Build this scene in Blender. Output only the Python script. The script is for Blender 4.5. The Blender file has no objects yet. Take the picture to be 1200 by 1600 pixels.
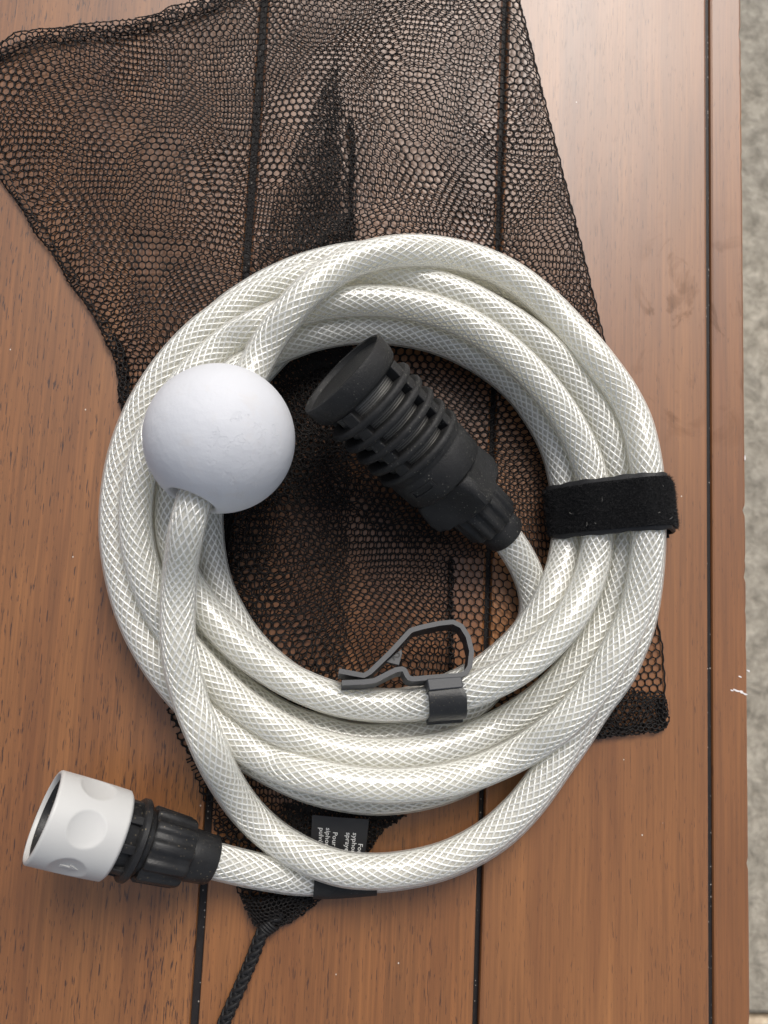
import bpy, math, random
import numpy as np
from mathutils import Vector, Matrix

random.seed(4)
rng = np.random.default_rng(7)
SC = bpy.context.scene
COL = SC.collection
RAD = math.radians

# ------------------------------------------------------------------ camera
# All lengths below are millimetres on a table top at z = 0 (x right, y along the boards, z up).
MM = 0.001
F_PX, DIST, ROLL = 1200.0, 300.0, RAD(4.0)     # focal length in pixels of a 1200 x 1600 frame

def camera_frame():
    d = np.array([470, 10350, -F_PX]); d /= np.linalg.norm(d)        # boards run towards this point
    eb = np.array([0, 0, 1.0]); n = eb - eb.dot(d) * d; n /= np.linalg.norm(n)
    x = np.cross(d, n)
    n = math.cos(ROLL) * n + math.sin(ROLL) * x
    x = np.cross(d, n)
    return np.array([x, d, n])

CM = camera_frame()
CP = CM @ np.array([0, 0, DIST])

def at(px, py, z=0.0):
    """the point at height z that the photograph shows at pixel (px, py)"""
    v = CM @ np.array([(px - 600) / F_PX, (800 - py) / F_PX, -1.0])
    return CP + (z - CP[2]) / v[2] * v

cam = bpy.data.cameras.new('camera')
cam.sensor_fit = 'VERTICAL'
cam.sensor_height = 32.0
cam.lens = F_PX / 1600 * 32.0
cam.clip_start, cam.clip_end = 0.02, 100.0
cam.dof.use_dof = True
cam.dof.focus_distance = 0.278
cam.dof.aperture_fstop = 15.0
camo = bpy.data.objects.new('camera', cam)
COL.objects.link(camo)
m4 = Matrix([list(CM[i]) + [CP[i] * MM] for i in range(3)] + [[0, 0, 0, 1]])
camo.matrix_world = m4
SC.camera = camo

# ------------------------------------------------------------------ light
SUN_EL, SUN_AZ = RAD(48), RAD(13)      # broad bright overcast beyond the top edge, a little to the right
w = bpy.data.worlds.new('World'); SC.world = w; w.use_nodes = True
nt = w.node_tree
sky = nt.nodes.new('ShaderNodeTexSky'); sky.sky_type = 'NISHITA'; sky.sun_disc = False
sky.sun_elevation = SUN_EL; sky.sun_rotation = SUN_AZ
sky.air_density = 1.0; sky.dust_density = 3.5; sky.ozone_density = 1.0
hs = nt.nodes.new('ShaderNodeHueSaturation'); hs.inputs['Saturation'].default_value = 0.48
nt.links.new(sky.outputs[0], hs.inputs['Color'])
nt.links.new(hs.outputs[0], nt.nodes['Background'].inputs[0])
nt.nodes['Background'].inputs[1].default_value = 0.092
sl = bpy.data.lights.new('sun', 'SUN'); sl.energy = 1.5; sl.angle = RAD(27); sl.color = (1.0, 0.955, 0.895)
so = bpy.data.objects.new('sun', sl); COL.objects.link(so)
sd = Vector((math.sin(SUN_AZ) * math.cos(SUN_EL), math.cos(SUN_AZ) * math.cos(SUN_EL), math.sin(SUN_EL)))
so.rotation_euler = sd.to_track_quat('Z', 'Y').to_euler()
so.location = sd * 3
SC.view_settings.view_transform = 'Standard'
SC.view_settings.look = 'None'
SC.view_settings.exposure = 0.50
SC.view_settings.gamma = 1.0
SC.cycles.use_denoising = True
SC.cycles.transparent_max_bounces = 40
SC.cycles.max_bounces = 24
SC.cycles.diffuse_bounces = 12

# ------------------------------------------------------------------ materials
class NT:
    def __init__(s, name):
        s.m = bpy.data.materials.new(name); s.m.use_nodes = True
        s.t = s.m.node_tree; s.b = s.t.nodes['Principled BSDF']; s.out = s.t.nodes['Material Output']
    def n(s, typ, **kw):
        nd = s.t.nodes.new('ShaderNode' + typ)
        for k, v in kw.items():
            if k in nd.inputs: nd.inputs[k].default_value = v
            else: setattr(nd, k, v)
        return nd
    def l(s, a, b):
        s.t.links.new(a, b)
    def set(s, **kw):
        for k, v in kw.items(): s.b.inputs[k.replace('_', ' ')].default_value = v
    def coord(s, scale=(1, 1, 1), loc=(0, 0, 0)):
        c = s.n('TexCoord'); mp = s.n('Mapping')
        mp.inputs['Scale'].default_value = scale; mp.inputs['Location'].default_value = loc
        s.l(c.outputs['Object'], mp.inputs['Vector']); return mp.outputs[0]
    def noise(s, vec, scale, detail=3, rough=0.55, dist=0):
        nd = s.n('TexNoise'); nd.inputs['Scale'].default_value = scale; nd.inputs['Detail'].default_value = detail
        nd.inputs['Roughness'].default_value = rough; nd.inputs['Distortion'].default_value = dist
        s.l(vec, nd.inputs['Vector']); return nd.outputs[0]
    def ramp(s, fac, stops):
        r = s.n('ValToRGB'); e = r.color_ramp.elements
        while len(e) < len(stops): e.new(0.5)
        for el, (p, c) in zip(e, stops):
            el.position = p; el.color = c if len(c) == 4 else (*c, 1)
        s.l(fac, r.inputs[0]); return r.outputs[0]
    def math(s, op, a, b=0.0):
        nd = s.n('Math', operation=op)
        for i, v in enumerate((a, b)):
            if hasattr(v, 'is_linked'): s.l(v, nd.inputs[i])
            else: nd.inputs[i].default_value = v
        return nd.outputs[0]
    def mix(s, fac, a, b, blend='MIX'):
        nd = s.n('Mix', data_type='RGBA', blend_type=blend)
        for k, v in (('Factor', fac), ('A', a), ('B', b)):
            i = [q for q in nd.inputs if q.name == k and (q.type == 'RGBA' or (k == 'Factor' and q.type == 'VALUE'))][0]
            if hasattr(v, 'is_linked'): s.l(v, i)
            else: i.default_value = v if k == 'Factor' else (*v, 1)
        return [o for o in nd.outputs if o.type == 'RGBA'][0]
    def bump(s, h, strength, dist):
        b = s.n('Bump'); b.inputs['Strength'].default_value = strength; b.inputs['Distance'].default_value = dist
        s.l(h, b.inputs['Height']); return b
    def col(s, o): s.l(o, s.b.inputs['Base Color'])

GZ_TABLE = -702.0
def wood(seed, pore=1.0, tint=(1, 1, 1), smudge=0.0):
    k = NT('varnished_wood')
    L = (seed * 3.17, seed * 1.31, 0)
    c1 = k.coord((34, 2.2, 6), L)
    band = k.noise(c1, 1.6, 4, 0.6, 0.6)
    A = (0.180 * tint[0], 0.067 * tint[1], 0.0190 * tint[2]); B = (0.300 * tint[0], 0.125 * tint[1], 0.037 * tint[2])
    base = k.ramp(band, [(0.30, A), (0.72, B)])
    fine = k.noise(k.coord((900, 18, 60), L), 1.0, 3, 0.6)
    base = k.mix(0.28 if smudge else 0.38, base, k.ramp(fine, [(0.35, (0.22, 0.21, 0.20)), (0.7, (0.76, 0.75, 0.74))]), 'OVERLAY')
    blot = k.noise(k.coord((9, 4, 4), L), 1.0, 4, 0.6)
    base = k.mix(0.35, base, k.ramp(blot, [(0.3, (0.36, 0.34, 0.33)), (0.7, (0.64, 0.62, 0.60))]), 'OVERLAY')
    # open pores: short dark strokes along the grain, denser in some bands
    wv = k.noise(k.coord((60, 60, 60), L), 1.0, 2)
    p1 = k.noise(k.coord((2100, 170, 170), L), 1.0, 2.0, 0.5, 0.3)
    den = k.noise(k.coord((30, 5, 5), (seed * 7.7, 3, 0)), 1.0, 2)
    thr = k.math('SUBTRACT', 0.725 - 0.05 * (pore - 1), k.math('MULTIPLY', den, 0.16))
    pm = k.math('MULTIPLY', k.math('SUBTRACT', p1, thr), 26.0)
    pm = k.math('MINIMUM', k.math('MAXIMUM', pm, 0.0), 1.0)
    pm = k.math('MULTIPLY', pm, min(1.0, 0.60 * pore))
    base = k.mix(pm, base, (0.045, 0.017, 0.0095))
    if smudge:      # dried water marks with ragged outlines
        sv = k.noise(k.coord((55, 38, 30), (seed, 1.7, 0)), 1.0, 5, 0.62, 1.4)
        cz = at(1052 if seed == 3 else 1128, 520) * MM; cz[2] = -(GZ_TABLE) * MM
        dd = k.n('VectorMath', operation='DISTANCE'); k.l(k.coord((1, .36, 1)), dd.inputs[0]); dd.inputs[1].default_value = (cz[0], cz[1] * .36, cz[2])
        zone = k.math('ADD', 0.48, k.math('MULTIPLY', k.math('SUBTRACT', 0.021, dd.outputs['Value']), 14.0))
        sm = k.math('MULTIPLY', k.math('MAXIMUM', k.math('SUBTRACT', sv, 0.545), 0), 9.0)
        sm = k.math('MULTIPLY', k.math('MINIMUM', sm, 1.0), k.math('MAXIMUM', k.math('MULTIPLY', k.math('SUBTRACT', zone, 0.48), 7), 0))
        sm = k.math('MULTIPLY', k.math('MINIMUM', sm, 1.0), smudge)
        base = k.mix(k.math('MULTIPLY', sm, 0.5), base, (0.075, 0.030, 0.012))
        k.l(k.math('SUBTRACT', 1.0, k.math('MULTIPLY', sm, 0.65)), k.b.inputs['Coat Weight'])
    # crumbs of pale dust
    vo = k.n('TexVoronoi'); vo.inputs['Scale'].default_value = 130; k.l(k.coord((1, 0.8, 1), L), vo.inputs['Vector'])
    sp = k.math('LESS_THAN', vo.outputs['Distance'], 0.035)
    vc = k.n('SeparateColor'); k.l(vo.outputs['Color'], vc.inputs[0])
    sp = k.math('MULTIPLY', sp, k.math('GREATER_THAN', vc.outputs[0], 0.86))
    base = k.mix(sp, base, (0.62, 0.55, 0.47))
    k.col(base)
    rg = k.math('ADD', k.math('MULTIPLY', k.noise(k.coord((40, 14, 20), L), 1.0, 4), 0.22), 0.36)
    k.l(rg, k.b.inputs['Roughness'])
    h = k.math('SUBTRACT', k.math('MULTIPLY', fine, 0.25), k.math('MULTIPLY', pm, 1.0))
    h = k.math('ADD', h, k.math('MULTIPLY', wv, 0.5))
    b = k.bump(h, 0.5, 0.00022)
    k.l(b.outputs[0], k.b.inputs['Normal'])
    k.set(Specular_IOR_Level=0.35, Coat_Roughness=0.40, Coat_IOR=1.58)
    if not smudge: k.set(Coat_Weight=1.0)
    return k.m

def speckled(name, col, rough, speck=(0.35, 0.33, 0.29), amount=0.5, scale=900, bump=0.25, dust=0.25):
    k = NT(name)
    c = k.coord()
    vo = k.n('TexVoronoi'); vo.inputs['Scale'].default_value = scale; k.l(c, vo.inputs['Vector'])
    vc = k.n('SeparateColor'); k.l(vo.outputs['Color'], vc.inputs[0])
    z = k.noise(c, 70, 3)
    sp = k.math('MULTIPLY', k.math('LESS_THAN', vo.outputs['Distance'], 0.24), k.math('GREATER_THAN', vc.outputs[0], 1 - 0.3 * amount))
    sp = k.math('MULTIPLY', sp, k.math('MINIMUM', k.math('MAXIMUM', k.math('MULTIPLY', k.math('SUBTRACT', z, 0.38), 4), 0.15), 0.9))
    d = k.noise(c, 190, 4, 0.65)
    base = k.mix(k.math('MULTIPLY', d, dust), col, tuple(min(1, q * 2.4 + 0.03) for q in col))
    base = k.mix(sp, base, speck)
    k.col(base); k.set(Roughness=rough, Specular_IOR_Level=0.28)
    b = k.bump(k.noise(c, 1500, 3, 0.7), bump, 0.0003); k.l(b.outputs[0], k.b.inputs['Normal'])
    return k.m

def plain(name, col, rough, bscale=0, bstr=0.2, bdist=0.0001, var=0.12, vs=60, **kw):
    k = NT(name); c = k.coord()
    z = k.noise(c, vs, 4)
    k.col(k.mix(z, tuple(q * (1 - var) for q in col), tuple(min(1, q * (1 + var)) for q in col)))
    k.set(Roughness=rough, **kw)
    if bscale:
        b = k.bump(k.noise(c, bscale, 3), bstr, bdist); k.l(b.outputs[0], k.b.inputs['Normal'])
    return k.m

def hose_wall():
    # clear soft PVC with a little milkiness: the longer the way through the wall, the more it scatters
    k = NT('clear_hose_wall')
    k.t.nodes.remove(k.b)
    tr = k.n('BsdfTransparent'); tr.inputs[0].default_value = (1, 1, 0.985, 1)
    di = k.n('BsdfTranslucent'); di.inputs[0].default_value = (0.99, 0.975, 0.92, 1)
    d2 = k.n('BsdfDiffuse'); d2.inputs[0].default_value = (0.985, 0.975, 0.93, 1)
    md = k.n('MixShader'); md.inputs[0].default_value = 0.5; k.l(di.outputs[0], md.inputs[1]); k.l(d2.outputs[0], md.inputs[2])
    lw = k.n('LayerWeight'); lw.inputs[0].default_value = 0.5
    f = k.math('ADD', k.math('MULTIPLY', k.math('POWER', lw.outputs['Facing'], 2.2), 0.50), 0.14)
    m1 = k.n('MixShader'); k.l(f, m1.inputs[0]); k.l(tr.outputs[0], m1.inputs[1]); k.l(md.outputs[0], m1.inputs[2])
    gl = k.n('BsdfGlossy'); gl.inputs['Roughness'].default_value = 0.11
    fr = k.n('Fresnel'); fr.inputs[0].default_value = 1.46
    m2 = k.n('MixShader'); k.l(k.math('MINIMUM', fr.outputs[0], 0.22), m2.inputs[0]); k.l(m1.outputs[0], m2.inputs[1]); k.l(gl.outputs[0], m2.inputs[2])
    k.l(m2.outputs[0], k.out.inputs[0])
    return k.m

def hose_liner():
    k = NT('milky_hose_liner')
    k.t.nodes.remove(k.b)
    tr = k.n('BsdfTransparent'); tr.inputs[0].default_value = (1, 1, 0.97, 1)
    a = k.n('BsdfTranslucent'); a.inputs[0].default_value = (0.99, 0.975, 0.915, 1)
    b = k.n('BsdfDiffuse'); b.inputs[0].default_value = (0.985, 0.97, 0.92, 1)
    mm = k.n('MixShader'); mm.inputs[0].default_value = 0.62; k.l(a.outputs[0], mm.inputs[1]); k.l(b.outputs[0], mm.inputs[2])
    m1 = k.n('MixShader'); m1.inputs[0].default_value = 0.72; k.l(tr.outputs[0], m1.inputs[1]); k.l(mm.outputs[0], m1.inputs[2])
    k.l(m1.outputs[0], k.out.inputs[0])
    return k.m

def ball_mat(center, mark):
    k = NT('white_foam')
    c = k.coord()
    z = k.noise(c, 28, 4)
    base = k.mix(z, (0.59, 0.60, 0.635), (0.68, 0.69, 0.715))
    dirt = k.noise(c, 90, 5, 0.7)
    base = k.mix(k.math('MULTIPLY', k.math('MAXIMUM', k.math('SUBTRACT', dirt, 0.54), 0), 1.5), base, (0.60, 0.55, 0.50))
    k.col(base); k.set(Roughness=0.62, Specular_IOR_Level=0.35)
    # shallow moulded marks, worn past reading, in one area of the skin
    geo = k.n('TexCoord'); ds = k.n('VectorMath', operation='DISTANCE'); k.l(geo.outputs['Object'], ds.inputs[0]); ds.inputs[1].default_value = mark
    near = k.math('MINIMUM', k.math('MAXIMUM', k.math('MULTIPLY', k.math('SUBTRACT', 0.0135, ds.outputs['Value']), 300), 0), 1)
    vo = k.n('TexVoronoi', feature='DISTANCE_TO_EDGE'); vo.inputs['Scale'].default_value = 330; k.l(k.coord((1, 1.25, 1)), vo.inputs['Vector'])
    ln = k.math('LESS_THAN', vo.outputs[0], 0.10)
    gate = k.math('GREATER_THAN', k.noise(c, 210, 2), 0.53)
    h = k.math('MULTIPLY', k.math('MULTIPLY', ln, gate), k.math('MULTIPLY', near, -1.0))
    b1 = k.bump(h, 0.7, 0.0004)
    b2 = k.bump(k.noise(c, 1500, 3), 0.22, 0.0002); k.l(b1.outputs[0], b2.inputs['Normal'])
    b3 = k.bump(k.noise(c, 110, 3), 0.4, 0.0010); k.l(b2.outputs[0], b3.inputs['Normal'])
    k.l(b3.outputs[0], k.b.inputs['Normal'])
    return k.m

def screen_mat():
    k = NT('woven_steel_screen')
    u = k.n('TexCoord')
    def wave(dirv, sc):
        wv = k.n('TexWave', wave_type='BANDS', bands_direction=dirv); wv.inputs['Scale'].default_value = sc
        k.l(u.outputs['UV'], wv.inputs['Vector']); return wv.outputs[1]
    a, b = wave('X', 36), wave('Y', 12)
    g = k.math('MAXIMUM', a, b)
    k.col(k.ramp(g, [(0.45, (0.008, 0.008, 0.008)), (0.9, (0.22, 0.215, 0.20))]))
    k.set(Roughness=0.38, Metallic=0.55)
    bb = k.bump(g, 0.6, 0.0003); k.l(bb.outputs[0], k.b.inputs['Normal'])
    return k.m

def concrete(name, a, b, sc=1.0):
    k = NT(name); c = k.coord()
    n1 = k.noise(c, 42 * sc, 7, 0.72, 0.4); n2 = k.noise(c, 4 * sc, 4); n3 = k.noise(c, 140 * sc, 3)
    base = k.ramp(n1, [(0.33, a), (0.66, b)])
    base = k.mix(0.5, base, k.ramp(n2, [(0.3, (0.38, 0.38, 0.38)), (0.7, (0.62, 0.60, 0.57))]), 'OVERLAY')
    base = k.mix(0.4, base, k.ramp(n3, [(0.3, (0.3, 0.3, 0.3)), (0.7, (0.7, 0.7, 0.7))]), 'OVERLAY')
    k.col(base); k.set(Roughness=0.9)
    bb = k.bump(n1, 0.8, 0.006); k.l(bb.outputs[0], k.b.inputs['Normal'])
    return k.m

def thread_mat(name, col, rough, spec=0.5):
    k = NT(name); c = k.coord()
    k.col(k.mix(k.noise(c, 300, 3), tuple(q * 0.75 for q in col), tuple(min(1, q * 1.3) for q in col)))
    k.set(Roughness=rough, Specular_IOR_Level=spec)
    return k.m

# ------------------------------------------------------------------ mesh helpers (millimetres in, metres out)
ORIGIN = np.zeros(3)

class MB:
    def __init__(s): s.v = []; s.f = []; s.n = 0; s.uv = None
    def add(s, v, f):
        v = np.asarray(v, float)
        s.v.append(v); s.f.extend([tuple(int(i) + s.n for i in q) for q in f]); s.n += len(v)
    def grid(s, P, close_u=True, close_v=False, cap0=False, cap1=False):
        """P: rows x cols x 3; columns wrap when close_u"""
        R_, C_ = P.shape[:2]; f = []
        for i in range(R_ - (0 if close_v else 1)):
            for j in range(C_ - (0 if close_u else 1)):
                i2, j2 = (i + 1) % R_, (j + 1) % C_
                f.append((i * C_ + j, i * C_ + j2, i2 * C_ + j2, i2 * C_ + j))
        if cap0: f.append(tuple(range(C_ - 1, -1, -1)))
        if cap1: f.append(tuple((R_ - 1) * C_ + j for j in range(C_)))
        s.add(P.reshape(-1, 3), f)
    def box(s, lo, hi):
        (a, b, c), (d, e, g) = lo, hi
        s.add([(a, b, c), (d, b, c), (d, e, c), (a, e, c), (a, b, g), (d, b, g), (d, e, g), (a, e, g)],
              [(3, 2, 1, 0), (4, 5, 6, 7), (0, 1, 5, 4), (1, 2, 6, 5), (2, 3, 7, 6), (3, 0, 4, 7)])
    def prism(s, top, bot):
        n = len(top)
        s.add(list(top) + list(bot), [tuple(range(n)), tuple(range(2 * n - 1, n - 1, -1))] +
              [(i, i + n, (i + 1) % n + n, (i + 1) % n) for i in range(n)])
    def build(s, name, mat, parent=None, smooth=True, angle=40, bevel=0):
        v = (np.vstack(s.v) - ORIGIN) * MM
        me = bpy.data.meshes.new(name); me.from_pydata(v.tolist(), [], s.f); me.update()
        return link(name, me, mat, parent, smooth, angle, bevel)

def link(name, me, mat, parent=None, smooth=True, angle=40, bevel=0):
    me.materials.append(mat)
    if smooth:
        me.polygons.foreach_set('use_smooth', [True] * len(me.polygons))
        if angle < 180: me.set_sharp_from_angle(angle=RAD(angle))
    o = bpy.data.objects.new(name, me); COL.objects.link(o)
    if parent: o.parent = parent
    else: o.location = Vector(ORIGIN * MM)
    if bevel:
        b = o.modifiers.new('bevel', 'BEVEL'); b.width = bevel * MM; b.segments = 2; b.limit_method = 'ANGLE'; b.angle_limit = RAD(35)
        b.harden_normals = False
    return o

def quick_mesh(name, V, Q, mat, parent, smooth=True):
    """large all-quad mesh from arrays"""
    me = bpy.data.meshes.new(name)
    V = ((V - ORIGIN) * MM).astype(np.float32)
    me.vertices.add(len(V)); me.vertices.foreach_set('co', V.ravel())
    me.loops.add(Q.size); me.loops.foreach_set('vertex_index', Q.ravel().astype(np.int32))
    me.polygons.add(len(Q)); me.polygons.foreach_set('loop_start', np.arange(0, Q.size, 4, dtype=np.int32))
    me.update(calc_edges=True); me.validate()
    return link(name, me, mat, parent, smooth, 180)

def thing(name, label, cat, base, group=None):
    global ORIGIN
    ORIGIN = np.array(base, float)
    o = bpy.data.objects.new(name, None); COL.objects.link(o)
    o.empty_display_size = 0.02; o.location = Vector(ORIGIN * MM); o['label'] = label; o['category'] = cat
    if group: o['group'] = group
    return o

def frames(P):
    """parallel-transport frames along a polyline"""
    T = np.gradient(P, axis=0); T /= np.linalg.norm(T, axis=1)[:, None]
    N = np.zeros_like(T); n = np.array([0, 0, 1.0]); 
    if abs(T[0, 2]) > .9: n = np.array([1.0, 0, 0])
    for i in range(len(P)):
        n = n - n.dot(T[i]) * T[i]; n /= np.linalg.norm(n); N[i] = n
    return T, N, np.cross(T, N)

def tube_pts(P, r, k):
    T, N, B = frames(P); a = np.arange(k) * 2 * math.pi / k
    r = np.broadcast_to(np.asarray(r, float), (len(P),))
    return P[:, None] + r[:, None, None] * (np.cos(a)[None, :, None] * N[:, None] + np.sin(a)[None, :, None] * B[:, None])

def tube_quads(P, k):
    R_, C_ = P.shape[:2]
    i, j = np.meshgrid(np.arange(R_ - 1), np.arange(C_), indexing='ij'); j2 = (j + 1) % C_
    return np.stack([i * C_ + j, i * C_ + j2, (i + 1) * C_ + j2, (i + 1) * C_ + j], -1).reshape(-1, 4)

def catmull(p, n):
    p = np.asarray(p, float)
    p = np.vstack([2 * p[0] - p[1], p, 2 * p[-1] - p[-2]]); out = []
    t = (np.arange(n) / n)[:, None]
    for i in range(1, len(p) - 2):
        a, b, c, d = p[i - 1:i + 3]
        out.append(.5 * (2 * b + (c - a) * t + (2 * a - 5 * b + 4 * c - d) * t * t + (3 * b - a - 3 * c + d) * t ** 3))
    out.append(p[-2:-1]); return np.vstack(out)

def resample(p, step):
    s = np.r_[0, np.cumsum(np.linalg.norm(np.diff(p, axis=0), axis=1))]; n = max(2, int(round(s[-1] / step)))
    t = np.linspace(0, s[-1], n + 1)
    return np.stack([np.interp(t, s, p[:, k]) for k in range(3)], 1)

def helices(P, rad, n, lead, r, k=4, sense=(1, -1), flat=1.0, weave=0.0):
    """yarns wound round a path: n per sense"""
    s = np.r_[0, np.cumsum(np.linalg.norm(np.diff(P, axis=0), axis=1))]
    T, N, B = frames(P); VV, QQ = [], []; off = 0
    for sg in sense:
        for q in range(n):
            a = sg * s / lead * 2 * math.pi + q * 2 * math.pi / n
            rr = rad + weave * sg * np.cos(a * n / 2)
            O = np.cos(a)[:, None] * N + np.sin(a)[:, None] * B
            C = P + rr[:, None] * O
            D = np.gradient(C, axis=0); D /= np.linalg.norm(D, axis=1)[:, None]
            W = np.cross(D, O)
            ang = np.arange(k) * 2 * math.pi / k
            ring = C[:, None] + (np.cos(ang)[None, :, None] * W[:, None] * r + np.sin(ang)[None, :, None] * O[:, None] * r * flat)
            VV.append(ring.reshape(-1, 3)); QQ.append(tube_quads(ring, k) + off); off += ring.shape[0] * k
    return np.vstack(VV), np.vstack(QQ)

class Axis:
    """lathe frame: t mm along the axis from A towards B, angle 0 facing the camera, positive turning right-handed"""
    def __init__(s, A, B):
        s.A = np.array(A, float); s.d = np.array(B, float) - s.A; s.L = np.linalg.norm(s.d); s.d /= s.L
        v = CP - (s.A + s.d * s.L / 2); v -= v.dot(s.d) * s.d; s.u = v / np.linalg.norm(v); s.w = np.cross(s.d, s.u)
    def p(s, t, r, a):
        t, r, a = np.broadcast_arrays(np.asarray(t, float), np.asarray(r, float), np.asarray(a, float))
        return s.A + t[..., None] * s.d + r[..., None] * (np.cos(a)[..., None] * s.u + np.sin(a)[..., None] * s.w)
    def lathe(s, mb, prof, k=64, cap0=False, cap1=False, rf=None, closed=False):
        a = np.arange(k) * 2 * math.pi / k
        rows = []
        for t, r in prof:
            rr = np.full(k, r, float)
            if rf: rr = rf(t, rr, a)
            rows.append(s.p(np.full(k, t), rr, a))
        mb.grid(np.array(rows), True, closed, cap0, cap1)
    def block(s, mb, t0, t1, r0, r1, a0, a1, k=5):
        """a curved bar on the barrel"""
        a = np.linspace(a0, a1, k)
        P = np.array([s.p(np.full(k, t), np.full(k, r), a) for t, r in ((t0, r0), (t0, r1), (t1, r1), (t1, r0))])
        mb.grid(np.transpose(P, (1, 0, 2)), True, False, True, True)

def in_poly(x, y, poly):
    poly = np.asarray(poly); c = np.zeros(x.shape, bool); j = len(poly) - 1
    for i in range(len(poly)):
        xi, yi = poly[i, :2]; xj, yj = poly[j, :2]
        c ^= ((yi > y) != (yj > y)) & (x < (xj - xi) * (y - yi) / (yj - yi + 1e-12) + xi); j = i
    return c

# ------------------------------------------------------------------ setting: paved ground under and beside the table
GZ = -720.0
ORIGIN = np.array([0, 0, GZ])
mb = MB(); mb.add([(-9000, -9000, GZ), (9000, -9000, GZ), (9000, 9000, GZ), (-9000, 9000, GZ)], [(0, 1, 2, 3)])
ground = mb.build('ground', concrete('paving_bed', (0.10, 0.095, 0.085), (0.2, 0.19, 0.17)), None, False)
ground['kind'] = 'structure'
jt = at(1190, 1577, GZ)
slab_mats = [concrete('rough_paving_stone', (0.21, 0.187, 0.148), (0.48, 0.436, 0.36)),
             concrete('warm_paving_stone', (0.40, 0.30, 0.20), (0.62, 0.52, 0.39))]
def slab(x, y, lx, ly, mat):
    mb = MB(); ins, z1 = 5, GZ + 18
    r4 = lambda e, z: [(x + e, y + e, z), (x + lx - e, y + e, z), (x + lx - e, y + ly - e, z), (x + e, y + ly - e, z)]
    mb.add(r4(ins, z1) + r4(0, z1 - 4) + r4(0, GZ + 1), [(0, 1, 2, 3)] + [(4 + i, 4 + (i + 1) % 4, (i + 1) % 4, i) for i in range(4)] +
           [(8 + i, 8 + (i + 1) % 4, 4 + (i + 1) % 4, 4 + i) for i in range(4)])
    mb.build('paving_slab', mat, ground, False)
for xi in range(2):
    x = jt[0] - 420 + xi * 906
    slab(x, jt[1] + 3, 900, 1900, slab_mats[0]); slab(x, jt[1] - 903, 900, 900, slab_mats[1])

# ------------------------------------------------------------------ the table
table = thing('patio_table', 'brown varnished wooden table top of wide boards under the whole hose set', 'table', (0, 0, GZ + 18))
def slot_x(a, b): return .5 * (at(*a)[0] + at(*b)[0])
xL, xM, xR, xE = slot_x((416, 0), (299, 1600)), slot_x((790, 0), (744, 1600)), slot_x((1105, 0), (1114, 1600)), slot_x((1155, 0), (1177, 1600))
Y0, Y1, TH = -420.0, 520.0, 20.0
def board(xa, xb, mat, label=None, worn=False):
    c, zb = 0.9, -TH
    prof = [(xa, zb), (xb, zb), (xb, -c * 1.2), (xb - c * .35, -c * .35), (xb - c * 1.2, 0), (xa + c * 1.2, 0), (xa + c * .35, -c * .35), (xa, -c * 1.2)]
    ys = np.linspace(Y0, Y1, 420 if worn else 2)
    P = np.array([[(x, y, z) for x, z in prof] for y in ys])
    if worn:        # the outer arris is rubbed uneven and nicked in places
        n1 = np.interp(np.arange(420), np.arange(0, 421, 3), rng.normal(0, .06, 141)[:141])
        nick = np.zeros(420)
        for _ in range(26):
            c0 = rng.integers(0, 420); nick += rng.uniform(.15, .7) * np.exp(-((np.arange(420) - c0) / rng.uniform(.3, .8)) ** 2)
        for q in (1, 2, 3, 4): P[:, q, 0] -= np.abs(n1) * (1 if q > 1 else .3) + nick * (1 if q in (2, 3) else .4)
    mb = MB(); mb.grid(P, True, False, True, True)
    o = mb.build('board', mat, table, False)
    if label: o['label'] = label
    return o
W1, W2, W3 = 1.45, 1.1, 0.85
board(xL - 240, xL - 131.7, wood(5, 1.2))
board(xL - 128.3, xL - W1, wood(1, 1.5))
board(xL + W1, xM - W2, wood(2, 1.15, (1.02, 1, 0.98)))
board(xM + W2, xR - W3, wood(3, 0.8, (1.04, 1.05, 1.08), 0.75), 'wide brown board to the right of the coil with dried water marks')
edge = board(xR + W3, xE, wood(4, 0.6, (1.0, 0.98, 1.0), 0.7), 'narrow brown edge strip with white chips', True)
gm = speckled('grimy_groove_black', (0.012, 0.010, 0.010), 0.5, (0.42, 0.38, 0.34), 0.7, 800, 0.4, 0.4)
for xc, ww, dz in ((xL - 130.0, 6, 5.0), (xL, 7, 2.6), (xM, 7, 3.2), (xR, 7, 1.5)):
    mb = MB(); mb.box((xc - ww / 2 + .6, Y0 + 2, -dz - 4), (xc + ww / 2 - .6, Y1 - 2, -dz))
    # the filler is held by the boards: keep it inside the slot
    mb = MB(); hw = {xL: W1, xM: W2, xR: W3}.get(xc, 1.7) - 0.02
    mb.box((xc - hw, Y0 + 2, -dz - 8), (xc + hw, Y1 - 2, -dz)); mb.build('groove_strip', gm, table, False)
dark = plain('table_underframe', (0.10, 0.045, 0.02), 0.5)
mb = MB(); mb.box((xE - 24, Y0 + 12, -95), (xE - 6, Y1 - 12, -TH - .2)); mb.build('apron', dark, table, False)
mb = MB(); mb.box((xL - 234, Y0 + 12, -95), (xL - 216, Y1 - 12, -TH - .2)); mb.build('apron', dark, table, False)
for x, y in ((xE - 70, Y0 + 14), (xE - 70, Y1 - 60), (xL - 214, Y0 + 14), (xL - 214, Y1 - 60)):
    mb = MB(); mb.box((x, y, GZ + 18), (x + 45, y + 45, -TH - .2)); mb.build('leg', dark, table, False)
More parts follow.
